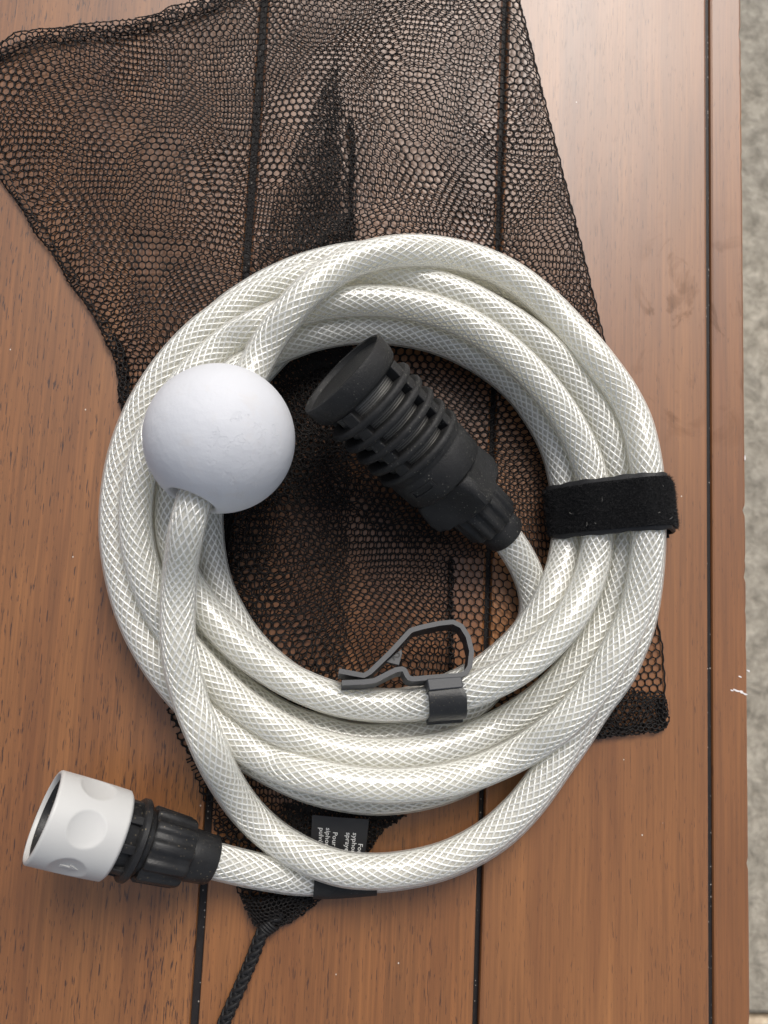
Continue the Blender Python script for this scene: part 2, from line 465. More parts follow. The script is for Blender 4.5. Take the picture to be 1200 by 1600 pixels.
# small flakes where the varnish broke away down to pale filler on the edge strip
chipm = plain('bare_white_chip', (0.78, 0.74, 0.72), 0.5, 900, 0.6, 0.0002)
def chip(px, py, lx, ly, n=9, seed=1):
    r = random.Random(seed); c = at(px, py, 0); mb = MB(); pts = []
    for i in range(n):
        a = 2 * math.pi * i / n; k = r.uniform(.55, 1.1)
        pts.append((c[0] + lx * k * math.cos(a), c[1] + ly * k * math.sin(a) - 0.25 * lx * k * math.cos(a), 0.0))
    top = [(a, b, 0.06 + r.uniform(0, .05)) for a, b, _ in pts]; bot = [(a, b, -0.3) for a, b, _ in pts]
    mb.prism(top, bot); mb.build('chipped_spot', chipm, table, False)
chip(1151, 1079, 1.7, .5, 11, 2); chip(1163, 1084, 1.9, .45, 9, 3); chip(1158, 1081, .9, .7, 7, 6); chip(1164, 716, .35, 1.3, 7, 11); chip(1144, 1079, .8, .3, 7, 5); chip(1156, 1057, 1.0, .35, 8, 4); chip(1169, 1048, .9, .5, 7, 8)

# ------------------------------------------------------------------ the mesh bag
bag = thing('mesh_bag', 'crumpled black netting drawstring bag lying flat under the coiled hose', 'bag', at(500, 700, 0.1))
netm = thread_mat('black_net_yarn', (0.0125, 0.0105, 0.0098), 0.6, 0.25)
sins = []
def waves(lams, amps, seed):
    r = np.random.default_rng(seed); out = []
    for l, a in zip(lams, amps):
        for _ in range(4):
            th = r.uniform(0, 2 * math.pi); kk = 2 * math.pi / (l * r.uniform(.75, 1.3))
            out.append((kk * math.cos(th), kk * math.sin(th), r.uniform(0, 6.28), a * r.uniform(.5, 1) / 1.6))
    return lambda x, y: sum(a * np.sin(kx * x + ky * y + p) for kx, ky, p, a in out)

def W(poly, z=1.0): return np.array([at(x, y, z) for x, y in poly])

BAG = W([(-30, 160), (-14, 90), (0, 74), (60, 49), (200, 34), (270, 14), (340, -14), (500, -70), (806, -70), (812, 0), (832, 80), (868, 225), (905, 370), (937, 505), (990, 720), (1021, 950),
         (1033, 1000), (1038, 1060), (1040, 1136), (1000, 1143), (905, 1158), (780, 1215), (643, 1274), (600, 1296), (573, 1337), (530, 1372), (500, 1404), (458, 1434), (418, 1452), (396, 1440),
         (372, 1400), (345, 1335), (328, 1275), (262, 1120), (225, 1000), (200, 800), (186, 612), (178, 540), (120, 440), (62, 352), (20, 290), (-8, 240)])
LEFT = W([(-8, 240), (20, 290), (62, 352), (120, 440), (178, 540), (186, 612)])

def seg_dist(x, y, line):
    d = np.full(x.shape, 1e9)
    for a, b in zip(line[:-1], line[1:]):
        ax, ay = a[0], a[1]; bx, by = b[0] - ax, b[1] - ay; t = np.clip(((x - ax) * bx + (y - ay) * by) / (bx * bx + by * by), 0, 1)
        d = np.minimum(d, np.hypot(x - ax - t * bx, y - ay - t * by))
    return d

COILC = at(598, 820, 8)
def under_coil(x, y):
    r = np.hypot(x - COILC[0], (y - COILC[1]) * 1.0)
    return np.clip((r - 58) / 8, 0, 1) * np.clip((118 - r) / 8, 0, 1)

def honeycomb(x0, x1, y0, y1, p, ang=0.0, sx=1.0, sy=1.0):
    """edges (pairs of points) of a hexagonal net covering a box, lattice turned by ang"""
    cx, cy = (x0 + x1) / 2, (y0 + y1) / 2; R_ = math.hypot(x1 - x0, y1 - y0) / 2 / min(sx, sy, 1) + 2 * p
    n = int(R_ / p) + 2; d = p / math.sqrt(3); m = int(R_ / (1.5 * d)) + 2
    j, i = np.meshgrid(np.arange(-m, m + 1), np.arange(-n - m, n + m + 1), indexing='ij')
    bx = i * p + j * p / 2; by = j * 1.5 * d
    k = np.abs(bx) < R_; bx, by = bx[k], by[k]
    E = []
    for dx, dy in ((0, d), (p / 2, -d / 2), (-p / 2, -d / 2)):
        E.append(np.stack([bx, by, bx + dx, by + dy], 1))
    E = np.vstack(E)
    ca, sa = math.cos(ang), math.sin(ang)
    def tr(x, y):
        x, y = x * sx, y * sy
        return cx + x * ca - y * sa, cy + x * sa + y * ca
    ax, ay = tr(E[:, 0], E[:, 1]); bx, by = tr(E[:, 2], E[:, 3])
    return ax, ay, bx, by

def yarn_mesh(A, B, r_end, r_mid, sag=0.0):
    """four-sided yarns, thicker at the knots"""
    D = B - A; L = np.linalg.norm(D, axis=1)[:, None]; k = L[:, 0] > 0.15; A, B, D, L = A[k], B[k], D[k], L[k]
    D = D / L
    U = np.zeros_like(D); U[:, 2] = 1
    N = np.cross(U, D); nn = np.linalg.norm(N, axis=1)[:, None]; N = np.where(nn > .05, N / np.maximum(nn, 1e-6), np.array([1.0, 0, 0])); U = np.cross(D, N)
    M_ = (A + B) / 2; M_[:, 2] += sag
    re = rng.uniform(.88, 1.15, len(A))[:, None]
    rings = []
    for C, r in ((A - D * .06, r_end), (M_, r_mid), (B + D * .06, r_end)):
        for a, b in ((1, 0), (0, 1), (-1, 0), (0, -1)):
            rings.append(C + (N * a + U * b) * r * re)
    V = np.stack(rings, 1)                              # n x 12 x 3
    q = np.array([[s * 4 + c, s * 4 + (c + 1) % 4, s * 4 + 4 + (c + 1) % 4, s * 4 + 4 + c] for s in range(2) for c in range(4)])
    Q = (np.arange(len(A)) * 12)[:, None, None] + q[None]
    return V.reshape(-1, 3), Q.reshape(-1, 4)

def net_layer(poly, p, ang, sx, sy, seed, z0, zamp, warp=(3.0, .40, .02), shared=None, clip=None, squeeze=None, drop=None, extra=None, rr=(0.315, 0.205)):
    poly = np.asarray(poly); lo, hi = poly[:, :2].min(0), poly[:, :2].max(0)
    ax, ay, bx, by = honeycomb(lo[0] - 14, hi[0] + 14, lo[1] - 14, hi[1] + 14, p, ang, sx, sy)
    wx, wy = waves((115, 40, 9), warp, seed), waves((115, 40, 9), warp, seed + 1)
    if shared:
        a_, b_ = waves((115, 40, 9), (3.0, .40, .02), shared), waves((115, 40, 9), (3.0, .40, .02), shared + 1); c_, d_ = wx, wy
        wx = lambda x, y: a_(x, y) + c_(x, y)
        wy = lambda x, y: b_(x, y) + d_(x, y)
    wz = waves((60, 24, 11), (1, .25, .04), seed + 2)
    def place(x, y):
        X, Y = x + wx(x, y), y + wy(x, y)
        if squeeze: X, Y = squeeze(X, Y)
        return X, Y
    A0, A1 = place(ax, ay); B0, B1 = place(bx, by)
    k = in_poly(A0, A1, poly) & in_poly(B0, B1, poly)
    if drop is not None:
        for dp in drop: k &= ~(in_poly(A0, A1, dp) & in_poly(B0, B1, dp))
    A0, A1, B0, B1 = A0[k], A1[k], B0[k], B1[k]
    def zz(x, y):
        u = under_coil(x, y)
        e = np.clip(seg_dist(x, y, EDGE) / 7, 0.0, 1)
        z = z0 + zamp * np.maximum(0, .62 + wz(x, y)) * (1 - u) * (.25 + .75 * e)
        return np.minimum(z, 0.65 * u + 99 * (1 - u)) if np.ndim(z) else z
    A = np.stack([A0, A1, zz(A0, A1)], 1); B = np.stack([B0, B1, zz(B0, B1)], 1)
    return yarn_mesh(A, B, *rr)

EDGE = np.vstack([BAG, BAG[:1]])
def press_left(gain, reach):
    """the net turns over the left edge: meshes close up towards it"""
    def f(X, Y):
        best = np.full(X.shape, 1e9); nx = np.zeros_like(X); ny = np.zeros_like(X)
        for a, b in zip(LEFT[:-1], LEFT[1:]):
            ax, ay = a[0], a[1]; ex, ey = b[0] - ax, b[1] - ay; t = np.clip(((X - ax) * ex + (Y - ay) * ey) / (ex * ex + ey * ey), 0, 1)
            dx, dy = X - ax - t * ex, Y - ay - t * ey; d = np.hypot(dx, dy); m = d < best
            side = ex * dy - ey * dx
            best = np.where(m, d, best); sg = np.where(side > 0, 1, -1)
            nx = np.where(m, dx / (d + 1e-9) * sg, nx); ny = np.where(m, dy / (d + 1e-9) * sg, ny)
        t = np.clip(1 - best / reach, 0, 1)
        sh = gain * t * t
        return X - nx * sh, Y - ny * sh
    return f

SINGLE = W([(705, 868), (706, 1075), (770, 1075), (1060, 1160), (1060, 860)])          # only one layer here
pieces = []
pieces.append(net_layer(BAG, 3.2, RAD(1.5), 1.0, .96, 11, 0.45, 1.4, squeeze=press_left(3.5, 16)))
pieces.append(net_layer(BAG, 3.2, RAD(.3), 1.015, .975, 23, 0.95, 3.0, squeeze=press_left(2.5, 12), drop=[SINGLE], warp=(1.2, .2, .02), shared=11))
# gathered fold running down the middle, and the bunched cloth inside the coil, one piece of it standing in for shade
F1 = W([(536, 60), (528, 110), (540, 170), (531, 230), (546, 300), (549, 380), (552, 600), (520, 640), (470, 590), (395, 420), (425, 330), (470, 220), (505, 130), (530, 70)])
F1b = W([(524, 190), (538, 240), (530, 300), (547, 380), (552, 560), (500, 600), (440, 480), (452, 370), (490, 250), (520, 150)])
F2 = W([(552, 540), (548, 780), (543, 1075), (480, 1130), (400, 1080), (320, 930), (305, 760), (350, 640), (430, 560)])
F3 = W([(446, 430), (549, 330), (549, 560), (470, 590)])
F4 = W([(548, 560), (535, 700), (470, 760), (428, 790), (425, 900), (410, 1010), (330, 900), (325, 860), (330, 680), (440, 560)])
SHADE_FOLD = W([(345, 820), (345, 640), (430, 575), (500, 515), (575, 545), (610, 690), (705, 850), (640, 862), (540, 800), (450, 790)])  # folded mesh, added also as a dark layer to deepen the strainer's shadow
F5 = W([(540, 190), (556, 210), (560, 380), (548, 420)])
for pl, p_, an, sx, sy, sd_, z_, za in ((F1, 3.1, 38, .72, 1.0, 31, 1.6, 3.0), (F1b, 3.1, 12, .8, .95, 37, 2.4, 3.4), (F3, 3.1, 70, .8, .8, 41, 2.0, 3.2),
                                       (F2, 3.1, 14, .85, .95, 43, 1.3, 2.4), (F4, 3.1, 75, .9, .85, 53, 2.2, 2.6), (F5, 3.0, 20, .7, 1, 59, 1.8, 3), (SHADE_FOLD, 3.1, 52, .8, .8, 107, 2.2, 2.0)):
    pieces.append(net_layer(pl, p_, RAD(an), sx, sy, sd_, z_, za, (2.2, 1.2, .6)))
# dense corner at the lower right, and the gathered neck under the lower loop
F6 = W([(1038, 1082), (1041, 1137), (1000, 1144), (905, 1158), (850, 1180), (850, 1120), (930, 1085), (985, 1075)])
F6b = W([(960, 1100), (930, 1150), (850, 1178), (850, 1100), (920, 1080)])
F7 = W([(330, 1280), (500, 1250), (643, 1274), (600, 1296), (573, 1337), (530, 1372), (500, 1404), (458, 1434), (418, 1455), (396, 1442), (372, 1400), (345, 1335)])
F8 = W([(440, 1250), (640, 1274), (600, 1296), (573, 1337), (560, 1360), (470, 1330)])
F9 = W([(374, 1395), (505, 1390), (458, 1434), (418, 1456), (396, 1442)])
for pl, p_, an, sx, sy, sd_, z_, za in ((F6, 3.0, 25, .8, .6, 61, 1.2, 1.8), (F6, 3.0, 60, .7, .7, 67, 1.8, 1.8), (F6b, 3.0, 5, .6, .6, 71, 2.0, 1.5),
                                       (F7, 3.0, 20, .9, .8, 73, 1.2, 1.6), (F8, 2.9, 50, .6, .6, 79, 1.6, 1.8), (F8, 2.9, 80, .6, .7, 83, 2.0, 1.8), (F9, 2.8, 30, .6, .6, 89, 1.4, 3.0), (F9, 2.8, 75, .55, .6, 97, 2.0, 3.2), (F9, 2.8, 5, .55, .6, 101, 2.5, 3.2)):
    pieces.append(net_layer(pl, p_, RAD(an), sx, sy, sd_, z_, za, (1.2, .8, .5)))

def rolled(poly_px, rad, p, seed, turns=1.0, zc=1.6, flat=.6):
    """netting rolled into a soft hem along a line"""
    L = resample(catmull(W(poly_px, zc), 10), 1.0); L[:, 2] = zc
    s = np.r_[0, np.cumsum(np.linalg.norm(np.diff(L, axis=0), axis=1))]; per = 2 * math.pi * rad
    ax, ay, bx, by = honeycomb(0, s[-1], 0, per * turns, p, RAD(seed % 60), .85, .9)
    wv = waves((22, 8), (.5, .3), seed)
    def on(u, v):
        r_ = rad * (1 + .45 * wv(u, v * 2)); a = v / rad
        i = np.clip(u, 0, s[-1]); c = np.stack([np.interp(i, s, L[:, q]) for q in range(3)], 1)
        i2 = np.clip(u + .5, 0, s[-1]); i1 = np.clip(u - .5, 0, s[-1])
        t = np.stack([np.interp(i2, s, L[:, q]) - np.interp(i1, s, L[:, q]) for q in range(3)], 1); t /= np.linalg.norm(t, axis=1)[:, None] + 1e-9
        nrm = np.stack([-t[:, 1], t[:, 0], 0 * t[:, 0]], 1)
        return c + nrm * (np.cos(a) * r_)[:, None] + np.array([0, 0, 1.0]) * (np.sin(a) * r_ * flat)[:, None]
    k = (ax > 0) & (ax < s[-1]) & (bx > 0) & (bx < s[-1]) & (ay >= 0) & (ay < per * turns) & (by >= 0) & (by < per * turns)
    return yarn_mesh(on(ax[k], ay[k]), on(bx[k], by[k]), .36, .26)
pieces.append(rolled([(-30, 98), (0, 80), (60, 56), (130, 50), (205, 42), (275, 24), (345, -4), (420, -40)], 2.9, 3.1, 5, .62, 1.6, .7))
pieces.append(rolled([(-6, 250), (24, 300), (66, 362), (124, 449), (172, 528)], 1.9, 3.0, 9, .8, 1.6, .8))
pieces.append(rolled([(170, 525), (186, 552), (192, 590), (194, 630)], 2.2, 2.4, 13, 1.0, 1.9, .8))
pieces.append(rolled([(1034, 1090), (1036, 1132), (1000, 1139), (905, 1153), (850, 1172)], 1.7, 2.5, 17, 1.0, 1.8, .8))
pieces.append(rolled([(500, 1398), (462, 1428), (418, 1450)], 1.6, 2.4, 19, 1.0, 2.0, .8))
pieces.append(rolled([(547, 180), (552, 230), (549, 300), (551, 390)], .9, 2.4, 21, 1.0, 3.0, .8))
pieces.append(rolled([(706, 868), (705, 960), (706, 1060)], .9, 2.4, 25, 1.0, 1.8, .8))
VV, QQ, o_ = [], [], 0
for V, Q in pieces:
    VV.append(V); QQ.append(Q + o_); o_ += len(V)
net = quick_mesh('netting', np.vstack(VV), np.vstack(QQ), netm, bag); net['kind'] = 'stuff'
print('net tris', sum(len(q) for q in QQ) * 2)
# selvedge yarn along the straight right-hand edge
mb = MB()
for pl in ([(804, -60), (812, 0), (832, 80), (868, 225), (905, 370), (938, 506), (960, 600)], [(1010, 900), (1021, 950), (1033, 1000), (1038, 1060), (1040, 1136)]):
    P = resample(catmull(W(pl, .8), 8), 1.6); P[:, 0] += .25 * np.sin(np.arange(len(P)) * 1.9); P[:, 2] = .8 + .3 * np.sin(np.arange(len(P)) * .8)
    mb.grid(tube_pts(P, .33, 6))
mb.build('selvedge', netm, bag)
# drawcord: a braided cord pulled tight out of the neck
cp = resample(catmull([tuple(at(x, y, z)) for x, y, z in ((440, 1425, 2.6), (420, 1442, 3.0), (408, 1462, 3.2), (394, 1498, 2.6), (376, 1540, 2.5), (358, 1580, 2.5), (345, 1612, 2.5), (334, 1650, 2.5), (330, 1700, 2.5))], 14), .5)
cordm = thread_mat('black_cord_yarn', (0.013, 0.0125, 0.013), 0.6, 0.3)
mb = MB(); mb.grid(tube_pts(cp, 1.75, 12), True, False, True, True); cord = mb.build('drawcord', cordm, bag)
V, Q = helices(cp, 1.85, 4, 13.0, .78, 6, flat=.62, weave=.22); quick_mesh('cord_braid', V, Q, cordm, cord)
# a few turns of yarn that draw the neck together
mb = MB(); c0, c1 = at(426, 1440, 2.8), at(404, 1462, 3.0); A_ = Axis(c0, c1)
for t, r in ((0.5, 3.0), (1.6, 2.8), (2.7, 2.6), (3.8, 2.4)):
    a = np.linspace(0, 2 * math.pi, 25); P = A_.p(np.full(25, t) + .35 * np.sin(a), np.full(25, r), a); mb.grid(tube_pts(P, .5, 6))
mb.build('neck_binding', cordm, bag)

# sewn-in care label with printed lines
lab_c = [at(488, 1270, 2.0), at(484, 1345, 2.3), at(567, 1356, 2.3), at(576, 1277, 2.0)]
lm = plain('black_satin_label', (0.018, 0.0185, 0.021), 0.5, 5000, .15, .00005)
def bil(u, v): return (lab_c[0] * (1 - v) + lab_c[1] * v) * (1 - u) + (lab_c[3] * (1 - v) + lab_c[2] * v) * u
nu, nv = 14, 12
def lab(u, v, dz=0.0):
    p = bil(u, v).copy(); p[2] += 2.7 + .5 * math.sin(u * 3.1) + .25 * math.sin(v * 5) + dz; return p
G = np.array([[lab(i / nu, j / nv) for i in range(nu + 1)] for j in range(nv + 1)])
mb = MB(); mb.grid(G, False); mb.grid(G[::-1] - np.array([0, 0, .25]), False)
rim = [G[0, i] for i in range(nu + 1)] + [G[j, nu] for j in range(1, nv + 1)] + [G[nv, i] for i in range(nu - 1, -1, -1)] + [G[j, 0] for j in range(nv - 1, 0, -1)]
n_ = len(rim); mb.add(rim + [p - np.array([0, 0, .25]) for p in rim], [(i, i + n_, (i + 1) % n_ + n_, (i + 1) % n_) for i in range(n_)])
label = mb.build('care_label', lm, bag)
whitep = plain('white_print', (0.78, 0.78, 0.77), 0.6)

def text_verts(txt, size, bold=0.0):
    cu = bpy.data.curves.new('lettering', 'FONT'); cu.body = txt; cu.size = size; cu.offset = bold; cu.resolution_u = 2
    o = bpy.data.objects.new('lettering', cu); COL.objects.link(o)
    me = o.to_mesh(); v = np.array([tuple(q.co) for q in me.vertices]); f = [tuple(q.vertices) for q in me.polygons]
    o.to_mesh_clear(); bpy.data.objects.remove(o); bpy.data.curves.remove(cu)
    return v, f

def print_text(txt, size, place, mat, parent, bold=0.03, name='lettering'):
    v, f = text_verts(txt, size, bold); mb = MB()
    mb.add([place(x, y) for x, y, _ in v], f); return mb.build(name, mat, parent, False)

eu = lab_c[3] - lab_c[0]; LU = np.linalg.norm(eu); ev = lab_c[1] - lab_c[0]; LV = np.linalg.norm(ev)
def label_uv(px, py):
    p = at(px, py, 3.2); q = p - lab_c[0]; q[2] = 0
    a = np.array([[eu[0], ev[0]], [eu[1], ev[1]]]); return np.linalg.solve(a, q[:2])
# letters run down the label, their tops towards its right edge
for txt, px, py in (('For in', 562, 1313), ('syphoni', 552.5, 1297), ('sprayers', 542, 1296.5), ('Pour l\u2019i', 521, 1296), ('siphonn', 510, 1290), ('pulv\u00e9ris', 499.5, 1290)):
    u0, v0 = label_uv(px, py)
    def pl(x, y, u0=u0, v0=v0): return lab(u0 + y / LU, v0 + x / LV, .12)
    print_text(txt, 2.5, pl, whitep, label, .02)

# centre line of the hose, tenths of a millimetre (x, y, z)
HPTS = [417,-58,160,472,-108,133,521,-165,102,561,-228,75,584,-297,69,586,-369,69,562,-438,69,526,-502,69,485,-562,69,441,-621,69,394,-676,69,341,-725,69,281,-765,69,218,-799,69,152,-825,69,83,-842,69,13,-852,69,-57,-854,69,-127,-846,69,-196,-830,69,-265,-813,69,-331,-791,69,-394,-761,69,-455,-725,69,-512,-684,69,-566,-638,69,-613,-586,69,-656,-530,69,-694,-470,69,-725,-406,69,-752,-341,69,-772,-273,69,-787,-203,69,-798,-132,69,-806,-61,69,-809,11,69,-808,83,69,-802,155,69,-790,227,69,-772,297,69,-751,366,69,-725,435,69,-692,501,69,-651,563,69,-604,620,69,-552,673,69,-495,721,69,-433,764,69,-368,803,69,-300,835,69,-229,860,69,-156,878,69,-81,892,69,-5,899,69,72,899,69,148,891,69,223,878,69,297,856,69,369,830,69,440,800,69,506,762,69,569,718,69,630,671,69,686,618,69,735,558,69,778,494,69,818,429,69,851,360,69,878,289,69,899,216,69,913,141,69,923,66,69,927,-10,69,926,-85,69,922,-160,69,915,-233,69,904,-306,69,887,-378,71,865,-448,86,840,-517,111,809,-584,135,775,-648,151,744,-712,157,713,-774,162,679,-835,166,644,-894,171,607,-951,173,567,-1006,173,523,-1058,173,475,-1106,172,423,-1149,173,366,-1186,173,306,-1217,174,243,-1242,174,178,-1260,174,112,-1273,174,46,-1281,174,-21,-1284,171,-88,-1281,166,-154,-1270,155,-217,-1254,137,-279,-1231,117,-338,-1202,102,-394,-1162,99,-443,-1113,112,-485,-1055,142,-520,-990,187,-548,-923,243,-574,-859,280,-601,-799,292,-628,-741,294,-653,-682,293,-673,-621,302,-687,-558,312,-697,-494,316,-703,-431,315,-705,-366,318,-702,-302,336,-694,-239,371,-680,-179,418,-668,-118,443,-657,-57,441,-641,5,433,-622,67,422,-602,130,408,-581,194,393,-560,258,378,-538,324,364,-517,393,345,-494,461,328,-466,525,326,-433,582,338,-396,637,351,-356,693,354,-311,749,346,-260,806,325,-203,856,305,-139,891,297,-72,916,292,-2,937,279,72,956,254,149,972,219,225,977,194,299,967,183,370,945,182,437,915,182,501,877,180,560,834,177,616,785,177,665,729,188,709,668,211,751,606,231,795,549,236,840,493,233,879,432,232,907,365,241,923,293,254,933,220,266,940,149,273,943,77,278,944,6,281,941,-64,283,936,-133,282,929,-202,279,918,-270,275,900,-337,272,873,-401,273,841,-463,277,808,-523,276,775,-583,269,739,-639,262,696,-692,259,650,-741,251,602,-787,232,553,-831,206,499,-870,187,438,-902,182,374,-928,187,306,-947,200,237,-961,218,169,-969,232,101,-974,241,34,-976,247,-33,-975,250,-99,-970,251,-164,-961,249,-229,-951,241,-294,-940,217,-358,-924,183,-419,-896,173,-478,-864,173,-536,-828,175,-591,-789,179,-643,-747,181,-692,-700,181,-738,-652,180,-782,-599,177,-821,-544,175,-857,-486,174,-887,-425,174,-913,-362,172,-935,-297,170,-953,-230,169,-966,-162,168,-973,-93,168,-975,-24,169,-972,45,170,-964,115,173,-951,183,174,-932,251,176,-908,317,178,-878,381,179,-844,443,180,-806,503,180,-764,560,179,-717,615,177,-664,664,176,-609,710,172,-550,753,169,-488,790,171,-423,821,176,-355,846,179,-285,864,181,-214,877,182,-141,885,182,-68,887,181,5,882,179,77,871,178,149,857,179,220,839,177,289,814,176,356,784,174,422,751,172,485,714,171,546,672,172,603,625,170,656,574,168,703,518,170,747,459,172,786,397,173,819,331,175,846,263,175,868,194,176,884,123,176,894,51,176,897,-22,177,895,-94,177,887,-166,176,873,-237,173,854,-306,171,827,-372,172,790,-435,178,750,-494,182,708,-551,180,663,-605,175,615,-655,163,564,-701,149,509,-743,133,450,-780,126,385,-811,132,318,-835,147,249,-855,160,181,-870,169,112,-881,172,44,-887,174,-24,-887,177,-92,-882,178,-160,-872,176,-225,-856,176,-289,-833,180,-351,-805,185,-410,-773,185,-467,-738,183,-522,-698,184,-574,-655,188,-623,-610,193,-671,-562,197,-715,-512,204,-754,-458,214,-788,-401,227,-818,-342,235,-844,-281,239,-865,-218,241,-880,-152,243,-888,-85,243,-889,-17,243,-883,50,243,-872,117,242,-856,184,238,-833,249,235,-805,312,232,-771,373,229,-733,432,225,-690,489,218,-643,541,213,-590,585,225,-528,616,249,-466,649,251,-403,682,244,-338,710,238,-270,732,235,-200,747,234,-129,757,230,-58,762,226,14,762,220,86,755,215,157,741,212,226,720,212,292,691,212,355,656,211,415,616,209,473,571,206,526,523,204,576,470,204,622,415,202,664,356,199,702,295,194,735,230,189,759,162,188,775,92,192,784,20,196,786,-52,198,779,-123,198,763,-194,206,734,-262,226,697,-326,250,655,-386,266,609,-440,274,561,-489,276,509,-534,277,454,-573,274,396,-607,266,336,-636,254,275,-661,237,213,-682,218,148,-699,200,82,-710,186,14,-714,182,-55,-711,182,-123,-703,182,-190,-688,182,-254,-667,183,-317,-641,183,-378,-610,183,-437,-575,183,-493,-537,182,-546,-493,179,-596,-446,174,-643,-395,166,-685,-341,166,-721,-283,173,-748,-220,178,-769,-154,181,-780,-86,181,-783,-17,181,-778,52,183,-763,119,195,-740,182,215,-713,243,232,-681,304,240,-645,362,241,-603,419,234,-555,471,217,-502,523,189,-444,566,177,-381,601,170,-315,632,163,-246,656,155,-175,674,149,-102,685,142,-28,690,135,46,688,127,120,680,121,192,664,117,262,640,114,331,610,109,396,574,104,457,532,99,512,482,97,559,424,97,601,362,97,637,297,97,664,228,97,682,156,98,694,83,97,701,9,97,700,-65,98,688,-139,109,664,-212,135,631,-280,166,592,-345,180,554,-405,180,512,-461,176,464,-512,171,413,-558,162,358,-600,147,300,-636,128,239,-668,107,177,-696,88,111,-718,74,41,-731,69,-31,-733,69,-101,-726,69,-171,-712,69,-238,-689,69,-303,-659,69,-363,-622,69,-419,-579,69,-471,-531,69,-518,-477,69,-558,-418,69,-594,-357,69,-622,-291,69,-642,-222,69,-656,-152,69,-665,-80,69,-669,-8,69,-669,65,69,-662,138,69,-649,210,69,-630,281,69,-605,351,69,-573,418,69,-534,481,69,-489,541,69,-441,601,69,-385,654,69,-321,697,69,-251,730,69,-179,754,69,-104,771,69,-27,781,69,49,784,69,126,778,69,203,764,69,276,742,69,348,715,69,418,681,69,484,639,69,547,592,69,603,538,69,651,478,69,694,414,69,731,346,69,761,275,69,784,202,69,798,127,69,808,52,69,812,-23,69,811,-98,69,807,-171,69,799,-245,69,785,-317,69,768,-388,69,749,-459,69,732,-530,69,710,-599,69,682,-665,69,645,-728,69,601,-785,69,549,-836,69,496,-884,69,440,-928,69,379,-965,69,315,-996,69,249,-1022,69,180,-1041,69,111,-1054,69,41,-1061,69,-30,-1061,69,-100,-1054,69,-169,-1042,69,-237,-1025,69,-303,-1001,69,-366,-973,69,-428,-942,69,-489,-906,69,-546,-862,69,-596,-812,69,-643,-760,69,-686,-705,69,-726,-648,69,-762,-588,69,-795,-526,69,-826,-463,69,-853,-398,69,-876,-330,69,-893,-262,69,-905,-192,69,-915,-121,69,-921,-49,69,-922,24,69,-921,96,69,-914,168,69,-902,240,69,-885,312,69,-865,383,69,-840,454,69,-811,523,69,-774,588,69,-729,649,69,-681,706,69,-628,760,69,-570,808,69,-509,853,69,-444,893,69,-377,928,69,-307,957,69,-235,981,69,-161,999,69,-85,1011,69,-9,1018,69,67,1019,69,144,1014,69,220,1004,69,295,988,69,368,966,69,440,939,69,510,906,69,577,869,69,641,825,69,701,777,69,757,725,69,807,667,69,853,606,69,895,541,69,931,474,69,963,404,69,988,332,69,1007,259,69,1022,184,69,1034,108,69,1040,33,69,1041,-43,69,1038,-118,69,1032,-194,69,1023,-269,69,1010,-344,69,991,-417,69,963,-489,69,931,-561,69,889,-626,69,845,-683,69,806,-742,69,768,-804,69,728,-863,69,686,-922,69,646,-980,69,604,-1038,69,559,-1092,69,510,-1142,69,456,-1186,69,396,-1224,69,334,-1256,69,269,-1282,69,201,-1302,69,133,-1316,69,64,-1326,69,-5,-1333,69,-74,-1340,69,-143,-1345,69,-212,-1345,69,-282,-1340,74,-348,-1323,97,-414,-1306,116,-478,-1285,139,-540,-1262,166,-571,-1249,180]

# ------------------------------------------------------------------ the hose and its fittings
HR = 6.0
HOSE = np.array(HPTS, float).reshape(-1, 3) / 10.0
HP = resample(catmull(HOSE, 6), 1.7)
hose = thing('suction_hose', 'coiled clear braided hose with white float ball, black strainer and white tap connector', 'hose', at(598, 820, 0.2))
hw = hose_wall(); hl = hose_liner()
k_ = 20; ring = tube_pts(HP, HR, k_)
tube = quick_mesh('hose_tube', ring.reshape(-1, 3), tube_quads(ring, k_), hw, hose)
k_ = 14; ring = tube_pts(HP, HR - 1.35, k_)
quick_mesh('inner_liner', ring.reshape(-1, 3), tube_quads(ring, k_), hl, tube)
brm = NT('white_polyester_yarn'); brm.t.nodes.remove(brm.b)
yd = brm.n('BsdfDiffuse'); yd.inputs[0].default_value = (0.95, 0.95, 0.93, 1)
yg = brm.n('BsdfGlossy'); yg.inputs[0].default_value = (0.97, 0.97, 0.96, 1); yg.inputs['Roughness'].default_value = 0.34   # filaments: long narrow glints across the yarn
ym = brm.n('MixShader'); ym.inputs[0].default_value = 0.47; brm.l(yd.outputs[0], ym.inputs[1]); brm.l(yg.outputs[0], ym.inputs[2])
brm.l(ym.outputs[0], brm.out.inputs[0]); brm = brm.m
V, Q = helices(HP, HR - .78, 14, 56.0, .335, 6, flat=.9, weave=.10)
quick_mesh('braid', V, Q, brm, tube)
print('hose len', len(HP) * 1.7, 'braid tris', len(Q) * 2)

rub = speckled('dusty_black_plastic', (0.0085, 0.0085, 0.0086), 0.5, (0.15, 0.145, 0.125), 1.0, 1000, .8, .5)
rub2 = speckled('black_plastic', (0.0075, 0.0075, 0.008), 0.38, (0.17, 0.14, 0.095), 0.9, 1000, .35, .5)

